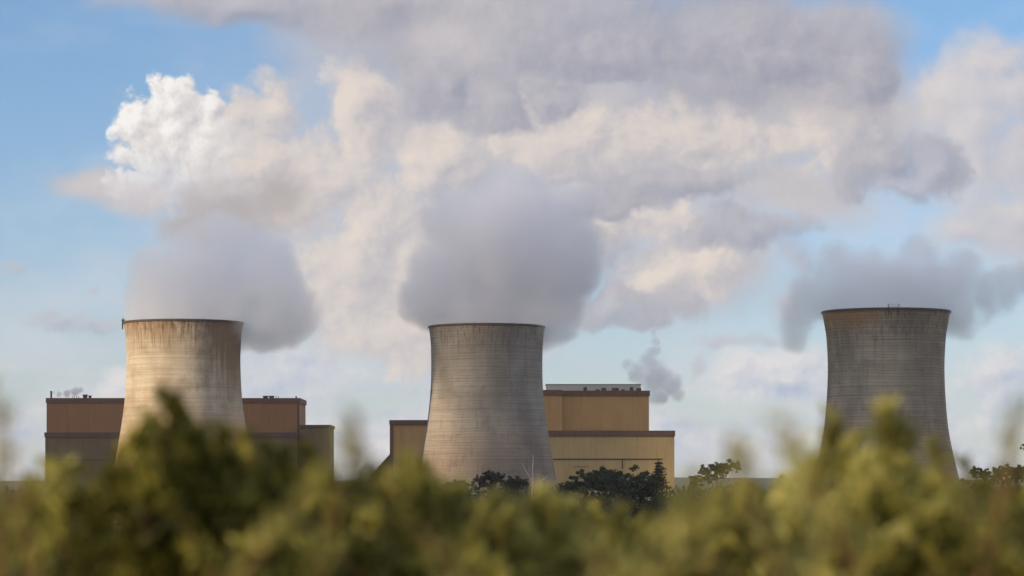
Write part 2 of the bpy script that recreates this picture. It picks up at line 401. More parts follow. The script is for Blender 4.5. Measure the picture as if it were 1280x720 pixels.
def catmull(pts, n=8):
    out = []
    for i in range(len(pts)-1):
        p0 = pts[max(i-1, 0)]; p1 = pts[i]; p2 = pts[i+1]; p3 = pts[min(i+2, len(pts)-1)]
        for k in range(n):
            t = k/n
            out.append(tuple(0.5*((2*p1[a]) + (-p0[a]+p2[a])*t + (2*p0[a]-5*p1[a]+4*p2[a]-p3[a])*t*t + (-p0[a]+3*p1[a]-3*p2[a]+p3[a])*t**3) for a in (0, 1)))
    out.append(pts[-1]); return out
def tower(px, top_py, Y, prof, mat, label):
    """prof: (radius, depth below rim) in metres."""
    top = at(px, top_py, Y); H = top.z - GROUND_Z
    root = empty('cooling_tower', (top.x, Y, GROUND_Z))
    tag(root, label, 'cooling tower', 'cooling towers of the power station')
    pts = [(r, H - d) for r, d in prof]; pts = [p for p in pts if p[1] > 0] + [(pts[-1][0] + 1.0, -1.5)]
    outer = catmull(pts, 8)
    inner = [(r - 0.75, z) for r, z in outer]
    mb = MB(); mb.lathe(outer + inner[::-1], 160, closed=True)
    # faces must point outwards
    mb.f = [f[::-1] for f in mb.f]
    mb.build('shell', mat, root, smooth=True)
    r0 = outer[0][0]; zt = H
    rm = MB(); rm.lathe([(r0 + 0.45, zt - 0.55), (r0 + 0.5, zt + 0.45), (r0 + 0.32, zt + 0.5), (r0 - 1.3, zt + 0.5), (r0 - 1.3, zt - 0.1), (r0 - 1.0, zt - 0.55)][::-1], 160, closed=True)
    rm.build('rim_walkway', M_RIM, root)
    return root, H, r0
C1 = concrete('tan_rusty_concrete', (0.62, 0.545, 0.435), (0.62, 0.34, 0.14), (0.22, 0.155, 0.10), 74, 1.0, 1.0, 0.0, 0.20, seed=13.0, streak=0.10, soot_shade=0.9, drip=0.35)  # creamier, rustier concrete than the other two shells
C2 = concrete('grey_weathered_concrete', (0.36, 0.335, 0.30), (0.30, 0.215, 0.155), (0.115, 0.10, 0.09), 70, 0.75, 0.45, 0.8, 0.42, seed=57.0)
C3 = concrete('brown_grey_concrete', (0.47, 0.395, 0.30), (0.42, 0.28, 0.17), (0.10, 0.087, 0.076), 68, 0.85, 0.6, 0.1, 0.45, seed=91.0, patch=0.8)
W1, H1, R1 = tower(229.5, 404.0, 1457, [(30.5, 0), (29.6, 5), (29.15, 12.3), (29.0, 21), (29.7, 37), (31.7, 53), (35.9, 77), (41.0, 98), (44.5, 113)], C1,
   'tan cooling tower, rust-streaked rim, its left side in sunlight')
W2, H2, R2 = tower(608.5, 409.0, 1500, [(30.5, 0), (29.9, 5), (29.4, 13), (29.5, 30), (31.1, 48), (33.9, 64), (36.6, 80), (41.0, 100), (44.5, 113)], C2,
   'grey cooling tower with pale patches, between the two buildings')
W3, H3, R3 = tower(1107.5, 390.5, 1366, [(30.5, 0), (29.4, 6), (28.4, 13), (27.8, 27), (28.5, 44), (30.3, 60), (34.4, 78.5), (39.5, 98), (43.5, 113)], C3,
   'brown-grey cooling tower standing alone beyond the yellow-green shrub')
# small fittings at the rims
b = MB(); b.box(-R1-1.1, -R1+0.3, -0.8, 0.8, H1+0.5, H1+2.0); b.tube([(-R1-0.6, 0, H1-3.2), (-R1-0.5, 0, H1+3.0)], 0.14); b.tube([(-R1-0.9, 0.3, H1-3.0), (-R1-0.9, 0.3, H1+0.6)], 0.28)
b.build('rim_lamp_box', M_STEEL, W1)
for dxm, hh in ((-6.6, 4.0), (13.2, 4.0)):
    b = MB(); yy = -math.sqrt(R2*R2 - dxm*dxm) - 0.6; b.tube([(dxm, yy, H2-hh), (dxm, yy, H2+1.2)], 0.09, 6); b.build('lightning_rod', M_STEEL, W2)
b = MB()
for dxm in (-3.0, 2.0):
    b.tube([(dxm, -R3-0.5, H3-3.6), (dxm, -R3-0.5, H3+2.2)], 0.17, 6)
b.tube([(-3.0, -R3-0.5, H3+0.95), (2.0, -R3-0.5, H3+0.95)], 0.07, 6); b.tube([(-3.0, -R3-0.5, H3+1.9), (2.0, -R3-0.5, H3+1.9)], 0.05, 6)
b.build('rim_ladder_rail', M_STEEL, W3)

# ---------------------------------------------------------------- power station buildings
def cladding(name, base, alt, panel=6.0):
    m, T, out = material(name)
    co = objco(T); x, y, z = T.sep(co)[:]
    rib = T.m('SINE', T.m('MULTIPLY', T.m('ADD', x, y), 6.0))
    fr = T.m('FRACT', T.m('DIVIDE', T.m('ADD', x, y), panel))
    seam = T.step(T.m('ABSOLUTE', T.m('SUBTRACT', fr, 0.5)), 0.46, 0.5)
    pid = T.node('ShaderNodeTexWhiteNoise', noise_dimensions='2D')
    T.put(pid.inputs['Vector'], T.xyz(T.m('FLOOR', T.m('DIVIDE', T.m('ADD', x, y), panel)), T.m('FLOOR', T.m('DIVIDE', z, 9.0)), 0))
    n1 = T.noise(co, 0.06, 5, 0.6); st = T.noise(T.v('MULTIPLY', co, (0.6, 0.6, 0.04)), 1.0, 5, 0.6)
    c = T.mix(T.step(n1, 0.3, 0.7), base, alt)
    c = T.mix(T.m('MULTIPLY', pid.outputs['Value'], 0.14), c, tuple(a*0.6 for a in base))
    c = T.mix(T.step(st, 0.5, 0.75, 0.0, 0.4), c, tuple(a*0.55 for a in base))
    c = T.mix(T.m('MULTIPLY', seam, 0.22), c, tuple(a*0.5 for a in base))
    principled(T, out, c, 0.7, T.m('ADD', rib, T.m('MULTIPLY', seam, -2.0)), 0.25, 0.05, 0.25)
    return m
M_RED = cladding('red_brown_cladding', (0.30, 0.145, 0.066), (0.33, 0.165, 0.075))
M_OLIVE = cladding('olive_brown_cladding', (0.165, 0.115, 0.055), (0.185, 0.13, 0.065))
M_ORANGE = cladding('orange_brown_cladding', (0.47, 0.275, 0.105), (0.51, 0.30, 0.12))
M_GOLD = cladding('golden_cladding', (0.49, 0.345, 0.155), (0.53, 0.375, 0.175))
M_TRIM = cladding('dark_brown_trim', (0.125, 0.075, 0.058), (0.14, 0.085, 0.065), 5.0)
M_TRIM2 = cladding('brown_trim', (0.15, 0.078, 0.055), (0.17, 0.088, 0.062), 5.0)
m, T, out = material('pale_roof_sheet'); co = objco(T)
principled(T, out, T.mix(T.noise(co, 0.2, 4, 0.6), (0.46, 0.45, 0.40), (0.55, 0.53, 0.47)), 0.6); M_ROOF = m
m, T, out = material('rusty_vent_metal'); co = objco(T)
principled(T, out, T.mix(T.noise(co, 0.9, 4, 0.6), (0.07, 0.045, 0.04), (0.13, 0.075, 0.055)), 0.7); M_VENT = m

def bx(mb, x0, x1, ytop, ybot, Y, depth, out=0.0):
    """box whose front face at distance Y spans the given photo pixels."""
    a = at(x0, ytop, Y); c = at(x1, ybot, Y)
    mb.box(a.x, c.x, Y - out, Y + depth, GROUND_Z - 1 if ybot > 640 else c.z, a.z)
def block(parent, name, mat, x0, x1, ytop, ybot, Y, depth, out=0.0):
    mb = MB(); bx(mb, x0, x1, ytop, ybot, Y, depth, out)
    o = mb.build(name, mat); o.parent = parent; o.matrix_parent_inverse = Matrix.Translation(-parent.location); return o
def part(parent, name, mat, mb, smooth=False):
    o = mb.build(name, mat, smooth=smooth); o.parent = parent; o.matrix_parent_inverse = Matrix.Translation(-parent.location); return o

YA = 1650.0
c0 = at(234, 612, YA)
BL = empty('boiler_house', (c0.x, YA, GROUND_Z))
tag(BL, 'red-brown boiler house behind the tan sunlit tower', 'building', 'power station buildings')
YB = YA + 14
block(BL, 'upper_wall', M_RED, 58.2, 374.2, 503.5, 700, YB, 50)
block(BL, 'parapet', M_TRIM2, 57.2, 375.4, 497.5, 503.5, YB - 0.5, 51)
block(BL, 'lower_wall', M_OLIVE, 56.5, 372.0, 546.5, 700, YA, 13.5)
block(BL, 'ledge', M_TRIM, 55.4, 373.0, 540.5, 546.5, YA - 0.6, 14)
block(BL, 'annex_wall', M_OLIVE, 374.0, 412.0, 534.5, 700, YA + 3, 40)
block(BL, 'annex_parapet', M_TRIM, 373.6, 413.2, 531.0, 534.5, YA + 2.5, 41)
block(BL, 'cladding_joint', M_STEEL, 57.0, 371.5, 574.6, 575.6, YA - 0.12, 0.1)
block(BL, 'corner_pipe', M_STEEL, 372.0, 373.4, 505, 545, YB - 0.4, 0.38)
def cyl(x, ytop, ybot, wpx, Y, cap=True):
    mb = MB(); a = at(x, ybot, Y); t = at(x, ytop, Y); r = wpx*0.5*K*Y
    mb.tube([(a.x, Y, a.z - 1.0), (a.x, Y, t.z)], r, 14)
    if cap: mb.tube([(a.x, Y, t.z + 0.002), (a.x, Y, t.z + 0.55)], r*1.25, 14)
    return mb
part(BL, 'flue', M_STEEL, cyl(64.0, 490.0, 498, 2.2, YB + 6))
for x, yt, w in ((106.5, 494.4, 5.5), (112.5, 495.6, 3.5), (332.0, 496.0, 6.0), (339.5, 496.0, 6.0)):
    part(BL, 'roof_vent', M_VENT, cyl(x, yt, 499, w, YB + 5))
part(BL, 'roof_vent', M_STEEL, cyl(370.2, 496.6, 500, 1.8, YB + 5))
for x in (90.5, 93.0, 95.8, 98.2, 345.5, 348.0):
    mb = MB(); a = at(x, 499, YB + 3); mb.tube([(a.x, YB+3, a.z), (a.x, YB+3, a.z + 1.9)], 0.18, 6); part(BL, 'roof_post', M_STEEL, mb)

c0 = at(664, 612, YA)
BR = empty('turbine_hall', (c0.x, YA, GROUND_Z))
tag(BR, 'golden-brown stepped building behind the middle tower', 'building', 'power station buildings')
block(BR, 'lower_wall', M_GOLD, 560.0, 843.0, 545.3, 700, YA, 20)
block(BR, 'ledge', M_TRIM2, 559.0, 844.0, 538.2, 545.3, YA - 0.7, 21)
YC = YA + 20.0
block(BR, 'upper_wall', M_ORANGE, 580.0, 811.2, 494.8, 700, YC + 5, 45)
block(BR, 'parapet', M_TRIM2, 579.0, 812.4, 488.2, 494.8, YC + 4.4, 46)
block(BR, 'stair_bay', M_ORANGE, 590.0, 702.6, 494.2, 545, YC + 0.6, 4.3)
block(BR, 'bay_parapet', M_TRIM2, 589.0, 703.2, 487.4, 494.2, YC + 0.1, 4.2)
block(BR, 'roof_penthouse', M_ROOF, 683.0, 801.0, 480.6, 489.5, YC + 16, 26)
block(BR, 'penthouse_cap', M_VENT, 682.2, 801.8, 480.1, 480.6, YC + 15.6, 26.8)
for x, yt, w in ((731.6, 483.8, 4.6), (747, 486.6, 5.0), (754.8, 484.6, 6.2), (766, 484.8, 2.4), (770.6, 484.8, 6.0), (778.6, 486.6, 4.6), (789.4, 483.8, 4.4), (798.6, 485.2, 6.2)):
    mb = MB(); bx(mb, x-w/2, x+w/2, yt, 489.5, YC + 9, 1.8); mb_o = part(BR, 'roof_vent', M_VENT, mb)
block(BR, 'wall_duct', M_STEEL, 690.0, 828.5, 573.2, 574.6, YA - 0.35, 0.33)
block(BR, 'pipe_run', M_TRIM2, 716.0, 736.0, 583.0, 583.7, YA - 0.2, 0.18)
block(BR, 'wall_lamp', M_STEEL, 777.4, 778.6, 575.0, 586.0, YA - 0.45, 0.4)
block(BR, 'wall_hood', M_ORANGE, 746.0, 750.4, 534.6, 538.6, YC + 4.0, 0.9)
block(BR, 'wing_wall', M_ORANGE, 491.6, 580.0, 530.6, 700, YA + 4, 46)
block(BR, 'wing_column', M_TRIM2, 487.2, 491.6, 531.0, 700, YA + 3.4, 46)
block(BR, 'wing_parapet', M_TRIM, 486.6, 580.0, 525.0, 530.6, YA + 3.0, 47)
# inclined coal conveyor gallery coming up to the wing
cv = empty('conveyor_gallery', at(455, 612, YA + 8) * 1.0); cv.location.z = GROUND_Z
tag(cv, 'sloping conveyor gallery rising to the golden-brown building', 'conveyor')
a = at(487.0, 569, YA + 8); e = at(452.0, 608, YA + 8); e2 = at(452.0 - 46, 660, YA + 8)
mb = MB(); mb.prism([(a.x, a.z), (e2.x, e2.z), (e2.x, e2.z - 6), (a.x, a.z - 12)], YA + 8, YA + 16); part(cv, 'gallery_wall', M_OLIVE, mb)
mb = MB(); mb.prism([(a.x, a.z + 0.5), (e2.x - 0.3, e2.z + 0.5), (e2.x - 0.3, e2.z + 0.003), (a.x, a.z + 0.003)], YA + 7.6, YA + 16.4); part(cv, 'gallery_roof', M_TRIM, mb)
for px in (480, 466):
    mb = MB(); q = at(px, 590, YA + 12); mb.tube([(q.x, YA + 12, GROUND_Z), (q.x, YA + 12, at(px, 569 + (487-px)*1.114 + 14, YA+12).z)], 0.6); part(cv, 'support_leg', M_STEEL, mb)

# ---------------------------------------------------------------- steam plumes: real volumes
def plume(name, label, cat, group, Y, blobs, dens, namp, nscale, warp, wscale, color, soft=0.35, voxel=5.0, grow=1.12, step=1.0, kind=None, aniso=0.0, off=0.92, sm=0.25):
    """blobs: (px, py, radius px, depth offset m)."""
    pts = []
    for (px, py, r, dyo) in blobs:
        p = at(px, py, Y); pts.append((Vector((p.x, Y + dyo, p.z)), r*K*Y))
    org = pts[0][0].copy()
    bm = bmesh.new()
    for c, r in pts:
        bmesh.ops.create_icosphere(bm, subdivisions=3, radius=r*grow, matrix=Matrix.Translation(c - org))
    me = bpy.data.meshes.new(name); bm.to_mesh(me); bm.free()
    m, T, out = material(name + '_vapour')
    p0 = objco(T)
    wv = T.v('SUBTRACT', T.noise(p0, wscale, 2, 0.5, color=True), (0.5, 0.5, 0.5))
    p = T.v('ADD', p0, T.v('SCALE', wv, warp))
    L = None
    for c, r in pts:
        q = c - org
        d = T.m('DIVIDE', T.v('DISTANCE', p, (q.x, q.y, q.z)), r)
        L = d if L is None else T.m('SMOOTH_MIN', L, d, sm)
    f = T.noise(p0, nscale, 6, 0.62)
    D = T.m('ADD', T.m('SUBTRACT', off, L), T.m('MULTIPLY', T.m('SUBTRACT', f, 0.5), namp))
    dn = T.m('MULTIPLY', T.step(D, 0.0, soft), dens)
    pv = T.node('ShaderNodeVolumePrincipled')
    pv.inputs['Color'].default_value = tuple(color) + (1,)
    pv.inputs['Anisotropy'].default_value = aniso
    T.put(pv.inputs['Density'], dn)
    T.l.new(pv.outputs[0], out.inputs['Volume'])
    m.cycles.volume_step_rate = step
    o = link_mesh(name, me, m); o.location = org
    rm = o.modifiers.new('union', 'REMESH'); rm.mode = 'VOXEL'; rm.voxel_size = voxel
    tag(o, label, cat, group, kind)
    return o
STEAM = (0.958, 0.966, 1.0)
GP = 'steam plumes over the cooling towers'
plume('steam_plume', 'rounded grey steam plume over the tan sunlit tower', 'steam', GP, 1457,
      [(229, 385, 60, 0), (200, 358, 53, 0), (255, 335, 62, 5), (280, 385, 58, 5), (318, 345, 64, 10), (346, 380, 56, 6), (285, 305, 48, 8), (185, 380, 36, 0), (330, 402, 36, 0)],
      0.066, 1.0, 0.045, 20.0, 0.026, STEAM, 0.28, grow=1.25, off=1.05)
plume('steam_plume', 'tall mushroom of grey steam over the middle tower', 'steam', GP, 1500,
      [(608, 385, 60, 0), (560, 350, 62, 4), (622, 300, 90, 0), (690, 325, 76, 6), (640, 245, 48, 4), (575, 285, 50, 0), (562, 250, 26, 0), (660, 392, 52, 4), (695, 378, 48, 4), (538, 372, 40, 0), (700, 270, 48, 0)],
      0.066, 1.0, 0.045, 20.0, 0.026, STEAM, 0.28, grow=1.25, off=1.05)
plume('steam_plume', 'ragged dark steam plume over the lone brown-grey tower', 'steam', GP, 1366,
      [(1110, 368, 60, 0), (1165, 360, 58, 4), (1062, 360, 50, 0), (1015, 365, 36, 0), (1000, 392, 30, 0), (994, 416, 24, 0), (1200, 332, 36, 0), (1236, 368, 34, 0), (1264, 357, 28, 0), (1200, 395, 30, 0), (1040, 335, 32, 0), (1150, 318, 30, 0), (1294, 350, 28, 0)],
      0.07, 1.35, 0.045, 24.0, 0.028, STEAM, 0.45, grow=1.3, off=1.04, sm=0.5)
plume('steam_puff', 'small torn steam puff beside the golden-brown building', 'steam', None, 1800,
      [(822, 472, 26, 0), (817, 440, 13, 0), (812, 455, 20, 0), (840, 482, 18, 0), (796, 466, 16, 0), (783, 455, 9, 0), (818, 424, 9, 0), (817, 415, 5, 0), (848, 492, 12, 0), (825, 495, 16, 0)],
      0.13, 1.3, 0.11, 9.0, 0.07, STEAM, 0.55, 2.5, grow=1.3, sm=0.4)
plume('flue_smoke', 'thin lilac smoke drifting from the roof flue', 'smoke', None, 1666,
      [(74, 492.5, 4.0, 0), (84, 491.5, 6.0, 0), (94, 489.5, 6.5, 0), (101, 488, 5.0, 0), (67, 491, 2.2, 0)],
      0.5, 0.8, 0.35, 2.6, 0.25, (0.95, 0.92, 0.96), 0.6, 0.7, grow=1.3, step=0.5, off=1.05, sm=0.6)

# unseen clouds added left of the frame, shaped to leave only the first tower sunlit
m, T, out = material('cloud_vapour')
pv = T.node('ShaderNodeVolumePrincipled'); pv.inputs['Density'].default_value = 0.02; pv.inputs['Color'].default_value = (0.97, 0.97, 0.98, 1); T.l.new(pv.outputs[0], out.inputs['Volume'])
M_CLOUD = m
M_CLOUD2 = m.copy(); M_CLOUD2.name = 'thin_shade_cloud_vapour'
for n_ in M_CLOUD2.node_tree.nodes:
    if n_.type == 'PRINCIPLED_VOLUME': n_.inputs['Density'].default_value = 0.0078
TANE = math.tan(SUN_EL); PERP = Vector((-S_H.y, S_H.x, 0))        # horizontal, across the sun's rays
if PERP.y > 0: PERP = -PERP                                         # q grows towards the camera
t1 = Vector((W1.location.x, W1.location.y, 0))
def cloud_bank(label, q0, q1, h0, h1, dist, seed, mat=None):
    """unseen cloud shaped so its shadow covers offsets q0..q1 across the rays (0 = first tower, + towards the camera), heights h0..h1 at that tower."""
    rg = random.Random(seed)
    c = t1 + PERP*((q0+q1)/2) + S_H*dist; zc = (h0+h1)/2 + dist*TANE
    bm = bmesh.new()
    bmesh.ops.create_icosphere(bm, subdivisions=5, radius=1.0)
    ph = [rg.uniform(0, 6.28) for _ in range(9)]
    for v in bm.verts:
        d = v.co.copy()
        s = 1 + 0.05*math.sin(5*d.x+ph[0])*math.sin(6*d.y+ph[1]) + 0.04*math.sin(11*d.z+ph[2])*math.sin(9*d.x+ph[3]) + 0.02*math.sin(21*d.x+ph[4])*math.sin(19*d.y+ph[5])
        # squared-off ellipsoid
        e = [math.copysign(abs(a)**0.45, a) for a in d]
        l = math.sqrt(sum(a*a for a in e)); k = max(abs(a) for a in d)
        e = Vector(e)*s*0.80
        v.co = (S_H*e.x*160 + PERP*e.y*(q1-q0)/2*1.2 + Vector((0, 0, 1))*e.z*(h1-h0)/2*1.2)
    me = bpy.data.meshes.new('cloud'); bm.to_mesh(me); bm.free()
    me.polygons.foreach_set('use_smooth', [True]*len(me.polygons))
    o = link_mesh('cloud', me, mat or M_CLOUD); o.location = (c.x, c.y, zc)
    tag(o, label, 'cloud', 'unseen shade clouds up-sun of the power station')
    return o
cloud_bank('unseen low cloud added to shade the lone brown-grey tower and the trees', 33, 1230, -150, 420, 1500, 1)
cloud_bank('unseen low cloud added to shade the two buildings', -420, -44, -150, 420, 1500, 2)
cloud_bank('unseen high cloud added to shade the steam plumes', -60, 60, 92, 420, 1500, 3, M_CLOUD2)

# ---------------------------------------------------------------- foliage
def leaf_mat(name, cols, trans=0.35, rough=0.6, nsc=0.4, nw=0.35):
    m, T, out = material(name)
    geo = T.node('ShaderNodeNewGeometry')
    rnd = geo.outputs['Random Per Island']
    co = objco(T); n1 = T.noise(co, nsc, 3, 0.5)
    f = T.m('ADD', T.m('MULTIPLY', rnd, 1 - nw), T.m('MULTIPLY', T.lin(n1, 0.35, 0.65), nw))
    c = T.mix(T.step(f, 0.15, 0.55), cols[0], cols[1]); c = T.mix(T.step(f, 0.55, 0.92), c, cols[2])
    d = T.node('ShaderNodeBsdfPrincipled'); T.put(d.inputs['Base Color'], c); d.inputs['Roughness'].default_value = rough; d.inputs['Specular IOR Level'].default_value = 0.3
    t = T.node('ShaderNodeBsdfTranslucent'); T.put(t.inputs['Color'], T.mix(0.5, c, tuple(min(1, a*1.3) for a in cols[2])))
    mx = T.node('ShaderNodeMixShader'); mx.inputs[0].default_value = trans
    T.l.new(d.outputs[0], mx.inputs[1]); T.l.new(t.outputs[0], mx.inputs[2]); T.l.new(mx.outputs[0], out.inputs['Surface'])
    return m
def bark(name, a, b):
    m, T, out = material(name); co = objco(T)
    n = T.noise(T.v('MULTIPLY', co, (3, 3, 0.6)), 1.0, 5, 0.6)
    principled(T, out, T.mix(T.step(n, 0.35, 0.65), a, b), 0.9, n, 0.4, 0.05, 0.15); return m
M_BARK = bark('grey_brown_bark', (0.07, 0.055, 0.045), (0.13, 0.11, 0.09))
M_DEAD = bark('bleached_dead_wood', (0.34, 0.32, 0.29), (0.48, 0.45, 0.41))
M_TWIG = bark('reddish_twig_bark', (0.14, 0.075, 0.036), (0.22, 0.125, 0.06))
M_GUM = leaf_mat('gum_leaf', ((0.016, 0.023, 0.011), (0.028, 0.036, 0.016), (0.050, 0.055, 0.025)), 0.12)
M_DOME = leaf_mat('dark_wattle_leaf', ((0.020, 0.027, 0.016), (0.034, 0.043, 0.024), (0.070, 0.078, 0.045)), 0.12)
M_CON = leaf_mat('conifer_needle', ((0.016, 0.024, 0.014), (0.028, 0.038, 0.020), (0.045, 0.055, 0.028)), 0.1)

def leaf_cards(centres, normals_bias, size, rs, aspect=0.5, droop=0.0, axis=None):
    """folded leaf-clump faces: returns verts, faces (two triangles-quads per leaf)."""
    n = len(centres)
    d = rs.normal(size=(n, 3)) if axis is None else axis + rs.normal(size=(n, 3))*0.45
    d[:, 2] -= droop
    d /= np.linalg.norm(d, axis=1, keepdims=True)
    up = rs.normal(size=(n, 3)) + normals_bias
    s = np.cross(d, up); s /= np.linalg.norm(s, axis=1, keepdims=True) + 1e-9
    nn = np.cross(s, d)
    L = size*rs.uniform(0.6, 1.35, size=(n, 1)); Wd = L*aspect
    a = centres - d*L*0.5; e = centres + d*L*0.5
    l1 = centres - s*Wd*0.5 + nn*L*0.09; r1 = centres + s*Wd*0.5 + nn*L*0.09
    v = np.stack([a, r1, e, l1], axis=1).reshape(-1, 3)
    i = np.arange(n)*4
    f = np.concatenate([np.stack([i, i+1, i+2], 1), np.stack([i, i+2, i+3], 1)])
    return v, f
def np_mesh(name, v, f, mat, parent):
    me = bpy.data.meshes.new(name)
    me.vertices.add(len(v)); me.vertices.foreach_set('co', np.asarray(v, dtype=np.float32).ravel())
    k = f.shape[1]
    me.loops.add(len(f)*k); me.loops.foreach_set('vertex_index', f.astype(np.int32).ravel())
    me.polygons.add(len(f)); me.polygons.foreach_set('loop_start', np.arange(len(f), dtype=np.int32)*k)
    me.update(calc_edges=True); me.validate()
    return link_mesh(name, me, mat, parent)

def make_tree(label, px, top_py, width_px, Y, style, seed, group='trees below the power station', n_leaf=5000):
    rs = np.random.default_rng(seed); rg = random.Random(seed)
    top = at(px, top_py, Y); gz = ground_h(top.x, Y); H = top.z - gz; Wm = width_px*K*Y
    root = empty('conifer_tree' if style == 'conifer' else 'gum_tree' if style in ('open', 'dome') else 'dead_tree', (top.x, Y, gz - 0.2))
    tag(root, label, 'tree', group)
    tb = MB(); puffs = []
    if style == 'conifer':
        tb.tube([(0, 0, 0), (0.1, 0, H*0.5), (0, 0, H*0.99)], [0.45, 0.28, 0.05], 8)
        z = H*0.28
        while z < H*0.97:
            t = (z - H*0.28)/(H*0.72); rad = Wm*0.5*(1-t)**0.8*rg.uniform(0.75, 1.1) + 0.35
            nb = rg.randint(5, 7); a0 = rg.uniform(0, 6.28)
            for k in range(nb):
                a = a0 + 6.283*k/nb + rg.uniform(-.3, .3); rr = rad*rg.uniform(0.45, 1.15)
                p1 = Vector((math.cos(a)*rr, math.sin(a)*rr, z + rr*0.16)); tb.tube([(0, 0, z), p1*0.6 + Vector((0, 0, z*0.4)), p1], [0.12, 0.08, 0.03], 5)
                for q in np.linspace(0.25, 1.0, 6):
                    puffs.append((p1.x*q, p1.y*q, z + (p1.z - z)*q, 0.55 + 0.6*q*(1-t), 0.6))
            z += H*0.026
        puffs.append((0, 0, H*0.985, 0.35, 1.0))
    elif style == 'dead':
        def br(p, d, L, r, n):
            q = p + d*L*0.5 + Vector((rg.uniform(-.1, .1), 0, 0))*L; e = p + d*L + Vector((rg.uniform(-.08, .08), 0, 0.05))*L
            tb.tube([p, q, e], [r, r*0.8, r*0.45], 6)
            return q, e
        br(Vector((0.2, 0, 0)), Vector((0, 0, 1)), H*0.98, 0.26, 0)
        for (z, ang, L) in ((0.72, -32, 0.27), (0.46, -42, 0.12), (0.60, -84, 0.05), (0.78, 44, 0.09), (0.50, 40, 0.06), (0.66, 30, 0.10)):
            a = R(ang); d = Vector((math.sin(a), rg.uniform(-.2, .2), math.cos(a))).normalized()
            q, e = br(Vector((0.2, 0, H*z)), d, H*L, 0.16, 1)
            br(q, (d + Vector((0.5 if ang < 0 else -0.4, 0, 0.3))).normalized(), H*L*0.35, 0.07, 2)
        tb.build('trunk', M_DEAD, root, smooth=True)
        return root
    else:
        tr = 0.5 if style == 'open' else 0.6
        fork = H*(0.60 if style == 'open' else 0.55)
        lean = rg.uniform(-1, 1)
        tb.tube([(0, 0, 0), (lean*0.4, 0, fork*0.5), (lean, 0.3, fork)], [tr, tr*0.75, tr*0.55], 8)
        nb = 15 if style == 'open' else 14
        crown_h = H - fork
        for k in range(nb):
            a = 6.283*k/nb + rg.uniform(-.35, .35); u = (k + 0.5)/nb
            if style == 'open':
                rad = Wm*0.5*rg.uniform(0.08, 0.88); zz = H - Wm*0.13 - crown_h*rg.uniform(0.0, 0.85)*(0.35 + rad/Wm)
            else:
                rad = Wm*0.5*rg.uniform(0.30, 0.80); zz = H - Wm*0.16 - Wm*(0.34*(rad/(Wm*0.5))**1.8)*rg.uniform(0.7, 1.2)
            e = Vector((lean + math.cos(a)*rad, math.sin(a)*rad, zz))
            s0 = Vector((lean, 0.3, fork))*rg.uniform(0.85, 1.0)
            mid = s0.lerp(e, 0.5) + Vector((0, 0, -0.08*H*rg.uniform(0, .5)))
            tb.tube([s0, mid, e], [tr*0.38, tr*0.22, tr*0.08], 6)
            pr = Wm*(0.12 if style == 'open' else 0.185)*rg.uniform(0.8, 1.25)
            puffs.append((e.x, e.y, e.z, pr, 0.62))
            for j in range(3):
                o = rs.normal(size=3); o /= np.linalg.norm(o); o[2] *= 0.7
                q = Vector(o)*pr*1.05
                tb.tube([e*0.75 + mid*0.25, e + q*0.7], [tr*0.07, tr*0.03], 5)
                puffs.append((e.x+q.x, e.y+q.y, min(e.z+q.z, H - pr*0.4), pr*rg.uniform(0.45, 0.75), 0.62))
        if style == 'dome':
            for k in range(10):
                a = rg.uniform(0, 6.28); rad = Wm*rg.uniform(0.1, 0.46); puffs.append((math.cos(a)*rad, math.sin(a)*rad, H - Wm*rg.uniform(0.45, 0.75), Wm*0.15, 0.8))
    tb.build('trunk', M_BARK, root, smooth=True)
    vol = np.array([p[3]**2 for p in puffs]); cnt = np.maximum((n_leaf*vol/vol.sum()).astype(int), 6)
    cs = []; nb_ = []
    for (x, y, z, r, sq), c in zip(puffs, cnt):
        o = rs.normal(size=(c, 3)); o /= np.linalg.norm(o, axis=1, keepdims=True)
        rr = r*rs.uniform(0.45, 1.08, size=(c, 1))**0.7
        nq = max(3, c//45); oq = rs.normal(size=(nq, 3)); oq /= np.linalg.norm(oq, axis=1, keepdims=True)
        ctr = oq*r*rs.uniform(0.55, 1.0, size=(nq, 1)); pick = rs.integers(0, nq, c)
        o2 = ctr[pick] + o*r*0.36*rs.uniform(0.3, 1.1, size=(c, 1))
        cs.append(np.array([x, y, z]) + o2*np.array([1, 1, sq])); nb_.append(o*0.5 + ctr[pick]/r + np.array([0, 0, 0.4]))
    cs = np.concatenate(cs); nb_ = np.concatenate(nb_)
    size = {'conifer': 0.55, 'open': 0.55, 'dome': 0.8}[style]
    v, f = leaf_cards(cs, nb_, size, rs, 0.55)
    np_mesh('crown', v, f, M_CON if style == 'conifer' else M_GUM if style == 'open' else M_DOME, root)
    return root
